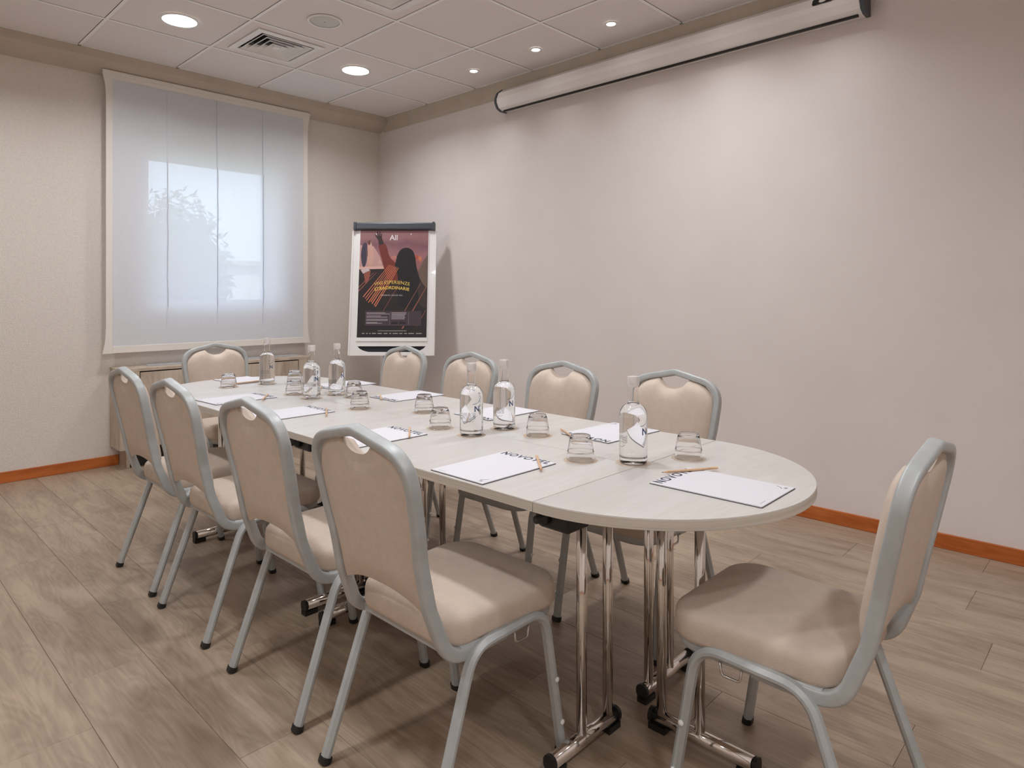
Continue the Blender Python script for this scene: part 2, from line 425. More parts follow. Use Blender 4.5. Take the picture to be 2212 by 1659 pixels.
# ------------------------------------------------------------------ ceiling fittings
def area(name, loc, power, size, parent, spread=150):
    l = bpy.data.lights.new(name, 'AREA'); l.shape = 'DISK'; l.size = size; l.energy = power; l.color = LAMP; l.spread = R(spread)
    o = bpy.data.objects.new(name, l); C.objects.link(o); o.parent = parent; o.location = loc; return o
def downlight(x, y, label, grp):
    t = thing('downlight', label, 'ceiling light', (x, y, H), 0, grp)
    obj('trim_ring', lathe([(.098, .0), (.115, .0), (.116, -.004), (.112, -.009), (.098, -.007)], 40, cap=False), 'white_plastic', t, smooth=True)
    obj('diffuser', lathe([(0, -.004), (.099, -.004), (.099, -.001), (0, -.001)], 40), 'lamp_big', t)
    area('lamp', (0, 0, -.012), P_BIG, .19, t)
def spot(x, y, label, grp):
    t = thing('spotlight', label, 'ceiling light', (x, y, H), 0, grp)
    obj('trim_ring', lathe([(.028, .0), (.045, .0), (.046, -.003), (.040, -.007), (.028, -.004)], 32, cap=False), 'white_plastic', t, smooth=True)
    obj('lens', lathe([(0, -.003), (.029, -.003), (.029, -.001), (0, -.001)], 24), 'lamp_spot', t)
    l = bpy.data.lights.new('lamp', 'SPOT'); l.energy = P_SPOT; l.color = LAMP; l.spot_size = R(110); l.spot_blend = .9; l.shadow_soft_size = .028
    o = bpy.data.objects.new('lamp', l); C.objects.link(o); o.parent = t; o.location = (0, 0, -.012)
LB = ('large round ceiling light above the round table end near the window blind',
      'large round ceiling light in the ceiling corner near the flip chart')
downlight(cellx(3), celly(1), LB[0], 'large ceiling lights'); downlight(cellx(1), celly(1), LB[1], 'large ceiling lights')
RW = {1: 'the window row', 5: 'the middle row', 9: 'the row behind'}
CL = {1: 'beside the screen wall', 3: 'second from that wall', 5: 'third from the screen wall', 7: 'farthest from that wall'}
for i, j in ((5, 1), (1, 5), (3, 5), (5, 5), (7, 5), (3, 9), (5, 9), (7, 9)):  # unseen lights repeating the seen grid, more added as fill from the camera side
    downlight(cellx(i), celly(j), 'unseen large round ceiling light in %s, %s' % (RW[j], CL[i]), 'large ceiling lights')
SL = ('small round spotlight in the ceiling at the flip chart end of the spotlight row', 'small round spotlight above the projector screen, second from the flip chart',
      'small round spotlight above the projector screen, third from the flip chart', 'small round spotlight above the projector screen, fourth from the flip chart', 'small round spotlight above the screen wall, fifth from the flip chart')
for k in range(5):
    spot(cellx(0), celly(2 + k), SL[k], 'spotlights along the screen wall')

def vent(x, y, label):
    t = thing('ceiling_vent', label, 'vent', (x, y, H), 0, 'ceiling air vents')
    def sq(a, z): return [(a, a, z), (-a, a, z), (-a, -a, z), (a, -a, z)]
    def ringmesh(lv):
        bm = bmesh.new(); rs = [[bm.verts.new(p) for p in sq(a, z)] for a, z in lv]
        n = len(rs)
        for q in range(n):
            A, B = rs[q], rs[(q + 1) % n]
            for k in range(4): bm.faces.new((A[k], A[(k + 1) % 4], B[(k + 1) % 4], B[k]))
        return bm
    obj('outer_frame', ringmesh([(.236, .0), (.236, -.006), (.205, -.012), (.190, -.004), (.190, .002)]), 'white_plastic', t)
    for k in range(4):
        a = .178 - k * .040
        obj('louver', ringmesh([(a, -.006), (a - .004, -.008), (a - .036, .024), (a - .032, .026)]), 'white_plastic', t)
    obj('core', prism([(.022, .022), (-.022, .022), (-.022, -.022), (.022, -.022)], -.006, .02), 'white_plastic', t)
    obj('dark_duct_sheet', box(-.188, .188, -.188, .188, .027, .029), 'black', t)  # black sheet stands for the shade inside the vent
vent(cellx(2), celly(1), 'square white louvred air vent between the two large ceiling lights')
vent(cellx(2), celly(3), 'square white louvred air vent beyond the round ceiling speaker from the window')
t = thing('ceiling_speaker', 'round white ceiling speaker with grey grille between the two square vents', 'speaker', (cellx(2), celly(2), H))
obj('trim_ring', lathe([(.088, 0), (.107, 0), (.108, -.004), (.102, -.008), (.090, -.005)], 40, cap=False), 'white_plastic', t, smooth=True)
gr = obj('grille', lathe([(0, -.006), (.088, -.004), (.09, 0), (0, 0)], 40), 'speaker', t, smooth=True)
obj('screw', lathe([(0, -.0075), (.004, -.007), (.004, -.004), (0, -.004)], 10), 'lead', gr)
# ducts and the recesses of vents sit in openings: drop the tile behind the two vents
for o in list(ceil.children):
    if o.name.startswith('ceiling_tile'):
        cx = o.location.x + o.dimensions.x / 2; cy = o.location.y + o.dimensions.y / 2
        for j in (1, 3):
            if abs(cx - cellx(2)) < .1 and abs(cy - celly(j)) < .1:
                w, d = o.dimensions.x, o.dimensions.y; bm = bmesh.new(); hx, hy = w / 2, d / 2; q = .20
                box(0, hx - q, 0, d, 0, .012, bm); box(hx + q, w, 0, d, 0, .012, bm); box(hx - q, hx + q, 0, hy - q, 0, .012, bm); box(hx - q, hx + q, hy + q, d, 0, .012, bm)
                finish(bm); me = bpy.data.meshes.new('ceiling_tile'); bm.to_mesh(me); bm.free(); me.materials.append(M['tile']); o.data = me

# ------------------------------------------------------------------ projector screen
ps = thing('projector_screen', 'long white rolled up projector screen case mounted high on the smooth wall', 'projector screen', (0, -3.06, 2.78))
oc = [(-.002, .085), (-.055, .085), (-.100, .052), (-.122, .004), (-.122, -.026), (-.100, -.066), (-.062, -.082), (-.002, -.082)]
HL = 1.315
F = lambda x, z, y: Vector((x, y, z))
obj('case', prism(oc, -HL, HL, f=F), 'offwhite', ps)
oc2 = [(x * 1.045 if x < -.01 else x, z * 1.06) for x, z in oc]
for sg in (-1, 1): obj('end_cap', prism(oc2, sg * HL, sg * (HL + .022), f=F, bev=.002), 'dgrey', ps)
obj('weight_bar', prism([(-.068, -.092), (-.052, -.092), (-.052, -.080), (-.068, -.080)], -HL + .02, HL - .02, f=F), 'black', ps)
st = obj('sticker', prism(rrect(.105, .036, .008), 0, .0006, f=lambda a, b, c: Vector((-.1185 - c + .02 * (b / .048) - .0, -1.135 - a, .024 + b))), 'black', ps)
obj('emblem', prism([(.02 * math.cos(k * .524), .011 * math.sin(k * .524)) for k in range(12)], .0006, .0011, f=lambda a, b, c: Vector((-.1185 - c + .02 * (b / .048), -1.135 - a, .024 + b))), 'white_plastic', st)
obj('cable', sweep([Vector((-.03, -HL - .02, .03)), Vector((-.045, -HL - .05, .02)), Vector((-.03, -HL - .07, .05)), Vector((-.012, -HL - .06, .14))], circ(.004, 8)), 'white_plastic', ps, smooth=True)

# ------------------------------------------------------------------ low cabinet
cb = thing('low_cabinet', 'pale oak low cabinet under the window', 'cabinet', (0, 0, 0))
CX0, CX1, CD, CZ0, CZ1 = -2.348, -.885, -.235, .142, .715
obj('top_panel', box(CX0, CX1, CD, -.001, CZ1 - .022, CZ1, bev=.001), 'cab', cb)
obj('side_panel', box(CX0, CX0 + .022, CD, -.001, CZ0, CZ1 - .0225), 'cab', cb); obj('side_panel', box(CX1 - .022, CX1, CD, -.001, CZ0, CZ1 - .0225), 'cab', cb)
fx = [(CX0 + .0225, -2.222), (-.988, CX1 - .0225)]
for a, b in fx: obj('face_panel', box(a, b, CD, CD + .02, CZ0, CZ1 - .0225), 'cab', cb)
obj('bottom_panel', box(CX0 + .0225, CX1 - .0225, CD + .022, -.014, CZ0, CZ0 + .02), 'cab', cb)
obj('inner_back', box(CX0 + .0225, CX1 - .0225, -.06, -.05, CZ0 + .021, CZ1 - .0235), 'black', cb)
for a, b in ((-2.216, -1.608), (-1.602, -.994)): obj('door', box(a, b, CD + .001, CD + .02, CZ0 + .004, CZ1 - .0305, bev=.0008), 'cab', cb)
for a, b in ((-2.290, -2.268), (-.965, -.943)): obj('foot_panel', box(a, b, -.178, -.013, 0, CZ0 - .0005), 'cab', cb)
obj('dark_void_back', box(-2.267, -.966, -.16, -.15, 0, CZ0 - .0005), 'black', cb)  # black board paints in the shade of the void under the cabinet
gv = obj('vent_grille', box(-2.13, -.93, -.125, -.03, CZ1 + .0002, CZ1 + .006, bev=.001), 'sill', cb)

# ------------------------------------------------------------------ flip chart with poster
FD = 5.5; YAW = .8063
fw = Vector((math.sin(YAW), math.cos(YAW), 0)); rt = Vector((math.cos(YAW), -math.sin(YAW), 0))
fc = thing('flip_chart', 'white flip chart easel with dark grey clamp bar standing in the corner', 'flip chart')
base = Vector((camo.location.x, camo.location.y, 0)) + fw * 5.5 + rt * ((845 - 1106) / 1433.65 * 5.5)
fc.location = base; fc.rotation_euler = (0, 0, -YAW)      # local x = right, local y = away from camera
LEAN = R(9); bz = .738
def bd_(x, h, y=0): # board coords: h along board, y normal away
    return Vector((x, h * math.sin(LEAN) + y * math.cos(LEAN), bz + h * math.cos(LEAN) - y * math.sin(LEAN)))
BW, BH = .345, 1.135
def brd(x0, x1, h0, h1, y0, y1, bev=0): 
    bm = box(x0, x1, y0, y1, h0, h1, bev=bev)
    for v in bm.verts: v.co = bd_(v.co.x, v.co.z, v.co.y)
    return bm
def bprism(poly, y0, y1, bev=0):
    return prism(poly, y0, y1, bev=bev, f=lambda x, h, y: bd_(x, h, y))
def trayhole():
    # lower board with a pen-tray slot: panel pieces round the slot
    bm = bmesh.new()
    for a in ((-BW, -.285, 0, BH - .07), (.285, BW, 0, BH - .07), (-.285, .285, 0, .03), (-.285, .285, .078, BH - .07)):
        box(a[0], a[1], 0, .02, a[2], a[3], bm)
    for v in bm.verts: v.co = bd_(v.co.x, v.co.z, v.co.y)
    return bm
obj('board', trayhole(), 'offwhite', fc)
for sx in (-1, 1):
    obj('side_rail', bprism([(sx * BW, 0), (sx * (BW + .014), 0), (sx * (BW + .014), BH - .075), (sx * BW, BH - .075)], -.012, .026, bev=.003), 'offwhite', fc)
lip = [(-.285, .0781), (-.265, .058), (-.235, .042), (-.195, .031), (-.15, .0301), (-.285, .0301)]
obj('tray_lip', bprism(lip, .0, .02), 'offwhite', fc); obj('tray_lip', bprism([(-x, h) for x, h in lip], .0, .02), 'offwhite', fc)
obj('pen_tray', brd(-.285, .285, .02, .09, .045, .05), 'tray', fc)
cl = obj('clamp_bar', brd(-BW + .012, BW - .012, BH - .068, BH - .003, -.03, .03, bev=.012), 'dgrey', fc)
for sx in (-1, 1): obj('bar_end', brd(sx * (BW - .011) - .012, sx * (BW - .011) + .012, BH - .073, BH + .002, -.036, .034, bev=.008), 'dgrey', cl)
obj('post', sweep([Vector((-.05, .06, .02)), Vector((-.05, .06, .60)), bd_(-.05, .45, .05)], rrect(.06, .03, .008, 2), Vector((0, 1, 0))), 'grey_leg', fc, ang=40)
obj('round_base', lathe([(0, .026), (.06, .026), (.27, .014), (.285, .008), (.285, 0), (0, 0)], 40, cx=-.05, cy=.06), 'grey_leg', fc, ang=40)
mag = obj('magnet', bprism([(.035 + .011 * math.cos(k * .785), .014 + .006 * math.sin(k * .785)) for k in range(8)], -.004, -.0002), mat('red_mark', s(176, 96, 84), .5), fc)

def attach(o, par=None):
    o.location = fc.location; o.rotation_euler = fc.rotation_euler; return o
pp = attach(thing('paper_pad', 'white flip chart paper hanging under the printed poster', 'paper'))
obj('sheets', brd(-.297, .297, .118, BH - .07, -.006, -.0005), 'white_plastic', pp)
po = attach(thing('poster', 'dark concert poster with yellow lettering hung on the flip chart', 'poster'))
PX, PH0, PH1 = .290, .150, BH - .07
pw, ph = 2 * PX, PH1 - PH0
def uv(u, v): return (-PX + u * pw, PH1 - v * ph)
LAY = [0]
def smooth_poly(q, n=5):
    out = []; m_ = len(q)
    for i in range(m_):
        p0, p1, p2, p3 = q[i - 1], q[i], q[(i + 1) % m_], q[(i + 2) % m_]
        for k in range(n):
            u = k / n; out.append(tuple(.5 * (2 * b + (c - a) * u + (2 * a - 5 * b + 4 * c - d) * u * u + (3 * b - a - 3 * c + d) * u ** 3) for a, b, c, d in zip(p0, p1, p2, p3)))
    return [(min(1, max(0, a)), min(1, max(0, b))) for a, b in out]
def layer(name, polys, col, k, par=po, rough=.4):
    if name in ('hair', 'performer', 'jacket', 'sleeve', 'crowd_glow', 'hand'): polys = [smooth_poly(q) for q in polys]
    bm = bmesh.new()
    for q in polys: bprism_into(bm, [uv(*p) for p in q], -.0068 - .0003 * k, -.0064 - .0003 * k)
    m = col if not isinstance(col, tuple) else mat('print_' + name, col, rough)
    return obj(name, bm, m, par)
def bprism_into(bm, poly, y0, y1): prism(poly, y0, y1, bm, f=lambda x, h, y: bd_(x, h, y))
# backdrop print: dusky pink sky over near-black foot, colours as printed
bm = bmesh.new(); bprism_into(bm, [uv(0, 0), uv(1, 0), uv(1, 1), uv(0, 1)], -.0068, -.006)
m = bpy.data.materials.new('print_backdrop'); t = NT(m); tc = t.add('ShaderNodeTexCoord'); sp = t.add('ShaderNodeSeparateXYZ'); t.l(tc.outputs['Object'], sp.inputs[0])
mr = t.add('ShaderNodeMapRange'); mr.inputs[1].default_value = bz + PH0 * .987; mr.inputs[2].default_value = bz + PH1 * .987; t.l(sp.outputs[2], mr.inputs[0])
nz = t.add('ShaderNodeTexNoise'); nz.inputs['Scale'].default_value = 9; nz.inputs['Detail'].default_value = 3; t.l(tc.outputs['Object'], nz.inputs[0])
ma = t.add('ShaderNodeMath', operation='MULTIPLY_ADD'); ma.inputs[1].default_value = .12; t.l(nz.outputs[0], ma.inputs[0]); t.l(mr.outputs[0], ma.inputs[2])
cr = t.add('ShaderNodeValToRGB'); e = cr.color_ramp.elements; e[0].position = .0; e[0].color = s(44, 36, 40); e[1].position = 1.05; e[1].color = s(150, 106, 108)
for p_, c_ in ((.38, s(42, 33, 36)), (.62, s(60, 40, 42)), (.70, s(150, 98, 98)), (.82, s(160, 112, 116)), (.93, s(128, 88, 96))):
    q = e.new(p_); q.color = c_
t.l(ma.outputs[0], cr.inputs[0]); t.l(cr.outputs[0], t.b.inputs['Base Color']); t.b.inputs['Roughness'].default_value = .4
obj('sheet', bm, m, po)
layer('stage_glow', [[(0, .14), (.20, .15), (.29, .24), (.36, .36), (0, .36)]], s(196, 152, 146), 1)
layer('stage_edge', [[(0, .345), (.37, .34), (.37, .365), (0, .37)]], s(222, 176, 164), 2)
layer('stage_front', [[(0, .37), (.40, .362), (.40, .60), (0, .60)]], s(46, 34, 36), 2)
layer('performer', [[(.03, .16), (.06, .12), (.10, .13), (.12, .22), (.09, .33), (.05, .34), (.02, .25)]], s(66, 58, 76), 3)
layer('performer', [[(.12, .10), (.15, .10), (.20, .20), (.19, .32), (.13, .33), (.10, .22)]], s(206, 160, 146), 3)
layer('performer', [[(.115, .105), (.14, .09), (.155, .115), (.14, .14), (.12, .135)]], s(104, 60, 58), 4)
layer('crowd_glow', [[(.82 + .09 * math.cos(k * .63), .275 + .04 * math.sin(k * .63)) for k in range(10)]], s(190, 106, 84), 3)
layer('crowd_glow', [[(.50 + .05 * math.cos(k * .63), .275 + .035 * math.sin(k * .63)) for k in range(10)]], s(190, 126, 116), 3)
for cu_, cv_, cc in ((.78, .262, s(196, 104, 80)), (.835, .256, s(172, 86, 72)), (.885, .268, s(204, 122, 96)), (.85, .30, s(150, 96, 104)), (.475, .268, s(186, 120, 108)), (.515, .285, s(170, 108, 104)), (.30, .30, s(206, 160, 150))):
    layer('crowd_head', [smooth_poly([(cu_ + .024 * math.cos(k * 1.05), cv_ + .021 * math.sin(k * 1.05)) for k in range(6)], 3)], cc, 3.6)
layer('lectern_print', [[(.02, .375), (.12, .355), (.16, .38), (.06, .41)]], s(206, 186, 184), 4)
layer('lectern_print', [[(.07, .41), (.17, .38), (.15, .46), (.10, .51)]], s(150, 84, 70), 4)
layer('jacket', [[(.985, .24), (1, .22), (1, .52), (.93, .50), (.87, .42), (.90, .33)]], s(112, 92, 82), 4)
layer('jacket', [[(.88, .50), (1, .46), (1, .72), (.86, .66)]], s(62, 48, 46), 3)
layer('sleeve', [[(.275, .135), (.35, .12), (.40, .17), (.44, .25), (.53, .31), (.60, .36), (.60, .47), (.44, .47), (.38, .40), (.33, .28), (.29, .20)]], s(118, 50, 44), 4)
layer('hand', [[(.275, .13), (.265, .095), (.225, .055), (.215, .035), (.225, .033), (.255, .058), (.243, .015), (.256, .013), (.275, .052), (.278, .012), (.291, .014), (.297, .055), (.308, .03), (.318, .034), (.318, .07), (.335, .10), (.345, .125), (.31, .14)]], s(56, 38, 40), 5)
layer('hair', [[(.53, .30), (.55, .24), (.59, .19), (.65, .168), (.72, .17), (.78, .20), (.815, .26), (.83, .33), (.855, .40), (.88, .47), (.86, .56), (.87, .66), (.80, .72), (.62, .72), (.56, .62), (.57, .48), (.545, .38), (.52, .335)]], s(30, 26, 30), 5)
rr = random.Random(3); stk = []
for k in range(8):
    a = .44 + .019 * k; b = .075 + .026 * k + rr.uniform(-.008, .008); y0 = .325 + .004 * k; y1 = .62 + .012 * k + rr.uniform(-.015, .02)
    w = rr.uniform(.0022, .0048); stk.append([(a, y0), (a + w, y0 + .003), (b + w * 1.8, y1 + .006), (b - w * .4, y1)])
layer('light_streak', stk, s(224, 134, 98), 6)
layer('light_streak', [[(.985, .53), (1, .52), (.66, .92), (.64, .92)], [(.90, .50), (.905, .50), (.62, .83), (.61, .83)], [(.62, .47), (.625, .47), (.36, .77), (.355, .77)], [(.25, .40), (.255, .40), (0, .58), (0, .57)], [(.21, .40), (.215, .40), (0, .545), (0, .535)], [(.98, .75), (.985, .75), (.86, .9), (.85, .9)]], s(170, 104, 90), 6)
def ptext(name, txt, u, v, width, col, k, size=.03, sp_=1.05, off=.0006, arch=0., par=po):
    bm = fit(text_bm(txt, size, sp_, off, .0002), width); x0 = -PX + u * pw - width / 2; h0 = PH1 - v * ph
    for q in bm.verts:
        x = q.co.x; q.co = bd_(x0 + x, h0 + q.co.y - arch * (x - width / 2) ** 2, -.0068 - .0003 * k - q.co.z)
    return obj(name, bm, col, par)
yel = mat('print_yellow', s(236, 204, 96), .4); wht = mat('print_white', s(232, 224, 224), .4)
ptext('lettering', 'All', .49, .092, .068, wht, 8, off=.0004, sp_=1.0)
ptext('lettering', 'VIVI ESPERIENZE', .485, .505, .300, yel, 8, arch=.75, off=.0)
ptext('lettering', 'STRAORDINARIE', .485, .555, .292, yel, 8, arch=.75, off=.0005)
ptext('lettering', 'DIVENTA SOCIO ALL', .49, .618, .180, wht, 8, sp_=1.2, off=.0)
layer('info_panel', [[(.11, .757), (.92, .757), (.92, .895), (.11, .895)]], s(72, 58, 66), 7)
bars = []
for v0, w0 in ((.772, .27), (.783, .33), (.801, .21), (.812, .30), (.832, .31), (.843, .31), (.862, .16), (.868, .23)): bars.append([(.13, v0), (.13 + w0, v0), (.13 + w0, v0 + .0045), (.13, v0 + .0045)])
for v0, w0 in ((.772, .215), (.786, .205), (.799, .19), (.812, .195), (.826, .19)): bars.append([(.49, v0), (.49 + w0, v0), (.49 + w0, v0 + .006), (.49, v0 + .006)])
bars += [[(.467, .77), (.469, .77), (.469, .885), (.467, .885)], [(.738, .77), (.740, .77), (.740, .885), (.738, .885)]]
layer('small_print', bars, s(190, 180, 184), 8)
layer('badge', [[(.49, .858), (.585, .858), (.585, .878), (.49, .878)], [(.605, .858), (.70, .858), (.70, .878), (.605, .878)]], s(40, 34, 38), 8)
bars = [[(.30, .9375), (.71, .9375), (.71, .942), (.30, .942)]]
for u0, w0 in ((.075, .035), (.135, .022), (.18, .02), (.22, .055), (.30, .06), (.385, .055), (.465, .03), (.515, .075), (.61, .045), (.68, .04), (.74, .08), (.85, .08)): bars.append([(u0, .96), (u0 + w0, .96), (u0 + w0, .967), (u0, .967)])
layer('logo_row', bars, s(186, 178, 180), 8)
for u0 in (.235, .745): layer('pin', [[(u0 + .008 * math.cos(k * .785), .036 + .006 * math.sin(k * .785)) for k in range(8)]], 'white_plastic', 9)

# ------------------------------------------------------------------ tables
TX0, TXC, TX1 = -2.618, -2.150, -1.682
TY0, TYM, TY1 = -4.375, -3.155, -1.935
TZ, TT = .740, .026
def t_leg(parent, along, cols, f0, f1, q):
    """T leg: two chrome columns on a foot bar running along axis 'x' or 'y' at fixed other coord q"""
    P = (lambda a, z: Vector((a, q, z))) if along == 'x' else (lambda a, z: Vector((q, a, z)))
    foot = obj('foot_bar', sweep([P(f0, .035), P(f1, .035)], [(x, y) for x, y in rrect(.036, .040, .0175, 4)], Vector((0, 0, 1))), 'chrome', parent, smooth=True)
    for e, d in ((f0, 1), (f1, -1)):
        d = d if f1 > f0 else -d
        a, b = sorted((e - d * .008, e + d * .045))
        k = .0195
        if along == 'x': bm = box(a, b, q - .016, q + .016, 0, .0175)
        else: bm = box(q - .016, q + .016, a, b, 0, .0175)
        obj('foot_glide', bm, 'black', foot)
        obj('end_cap', sweep([P(e + d * .002, .035), P(e - d * .008, .035)], rrect(.040, .044, .019, 4), Vector((0, 0, 1))), 'black', foot, smooth=False)
    for c in cols:
        obj('column', sweep([P(c, .048), P(c, TZ - TT - .004)], circ(.0145, 16), Vector((1, 0, 0)) if along == 'y' else Vector((0, 1, 0))), 'chrome', parent, smooth=True)
def stays(parent, pts):
    obj('brace_wire', sweep(fillet([Vector(p) for p in pts], .01), circ(.004, 8), Vector((0, 0, 1))), 'chrome', parent, smooth=True)
def topmesh(x0, x1, y0, y1): return box(x0, x1, y0, y1, TZ - TT, TZ, bev=.0015)
def edge_strip(poly, parent):
    pass
def table(x0, x1, y0, y1, cside, label):
    t = thing('folding_table', label, 'table', (0, 0, 0), 0, 'narrow tables pushed together')
    g = .0012
    top = obj('tabletop', topmesh(x0 + g, x1 - g, y0 + g, y1 - g), 'tabletop', t)
    # laminated edge band along the outer long side
    ox = x0 + g if cside > 0 else x1 - g
    obj('edge_band', box(ox - (.0012 if cside > 0 else -.0002), ox + (.0012 if cside < 0 else -.0002), y0 + g, y1 - g, TZ - TT + .001, TZ - .002), 'edge', top)
    ci = TXC - .107 * cside; co = TXC - .227 * cside; f0 = TXC - .355 * cside; f1 = TXC - .075 * cside
    for q in (y0 + (.038 if y0 == TY0 else .065), y1 - (.065 if y1 == TYM else .07)):
        t_leg(t, 'x', (ci, co), f0, f1, q)
        stays(t, [(ci, q, TZ - .06), (ci - .03 * cside, q + (.05 if q < (y0 + y1) / 2 else -.05), TZ - .045), (ci - .03 * cside, q + (.12 if q < (y0 + y1) / 2 else -.12), TZ - TT - .002)])
    obj('under_rail', box(min(ci, co) - .02, max(ci, co) + .02, y0 + .05, y1 - .05, TZ - TT - .004, TZ - TT - .0002), 'black', t)
    return t
table(TX0, TXC, TY0, TYM, 1, 'narrow white topped table on the open side, by the pulled out chair')
table(TX0, TXC, TYM, TY1, 1, 'narrow white topped table on the open side, towards the cabinet')
table(TXC, TX1, TY0, TYM, -1, 'narrow white topped table on the screen wall side, by the pulled out chair')
table(TXC, TX1, TYM, TY1, -1, 'narrow white topped table on the screen wall side, towards the cabinet')
def round_end(yc, sg, label):
    t = thing('round_end_table', label, 'table', (0, 0, 0), 0, 'half round table ends')
    rad = (TX1 - TX0) / 2 - .001; n = 48
    arc = [(TXC + rad * math.cos(math.pi * k / n), yc + sg * (.0012 + rad * math.sin(math.pi * k / n))) for k in range(n + 1)]
    top = obj('tabletop', prism(arc, TZ - TT, TZ, bev=.0015), 'tabletop', t, ang=40)
    bm = bmesh.new()
    for k in range(n):
        a, b = arc[k], arc[k + 1]; e = 1.0008
        out = [(TXC + (p[0] - TXC) * (rad + .0012) / rad, yc + (p[1] - yc) * (rad + .0012) / rad) for p in (a, b)]
        v = [bm.verts.new((q[0], q[1], z)) for z in (TZ - TT + .001, TZ - .002) for q in (a, b)] ; w = [bm.verts.new((q[0], q[1], z)) for z in (TZ - TT + .001, TZ - .002) for q in out]
        for f in ((w[0], w[1], w[3], w[2]), (v[0], v[1], w[1], w[0]), (v[2], v[3], w[3], w[2])): bm.faces.new(f)
    bmesh.ops.remove_doubles(bm, verts=bm.verts, dist=1e-5)
    obj('edge_band', bm, 'edge', top, ang=40)
    t_leg(t, 'y', (yc + sg * .072, yc + sg * .19), yc + sg * .045, yc + sg * .345, -2.15)
    return t
round_end(TY0, -1, 'half round white table end beside the pulled out chair')
round_end(TY1, 1, 'half round white table end beside the cabinet')
def connector(x, y, sg, label):
    t = thing('table_connector', label, 'connector', (x, y, TZ - TT), 0 if sg > 0 else math.pi, 'black table connectors')
    obj('clamp_body', box(-.012, .075, -.062, .03, -.056, -.0005, bev=.006), 'black', t)
    bm = lathe([(0, 0), (.019, 0), (.019, .014), (.016, .018), (.010, .020), (.010, .034), (0, .034)], 20)
    bmesh.ops.rotate(bm, verts=bm.verts, cent=(0, 0, 0), matrix=Matrix.Rotation(R(-90), 3, 'Y')); bmesh.ops.translate(bm, verts=bm.verts, vec=(-.010, .012, -.028))
    for v in bm.verts: v.co.x = -.012 - (-.010 - v.co.x) if False else v.co.x
    obj('knob', bm, 'black', t, smooth=True)
for y, nm in ((TY0, 'seam by the pulled out chair'), (TYM, 'middle seam of the table'), (TY1, 'seam by the cabinet')):
    connector(TX0 + .07, y, 1, 'black clamp under the open side table edge, at the ' + nm)
    connector(TX1 - .07, y, -1, 'black clamp under the wall side table edge, at the ' + nm)

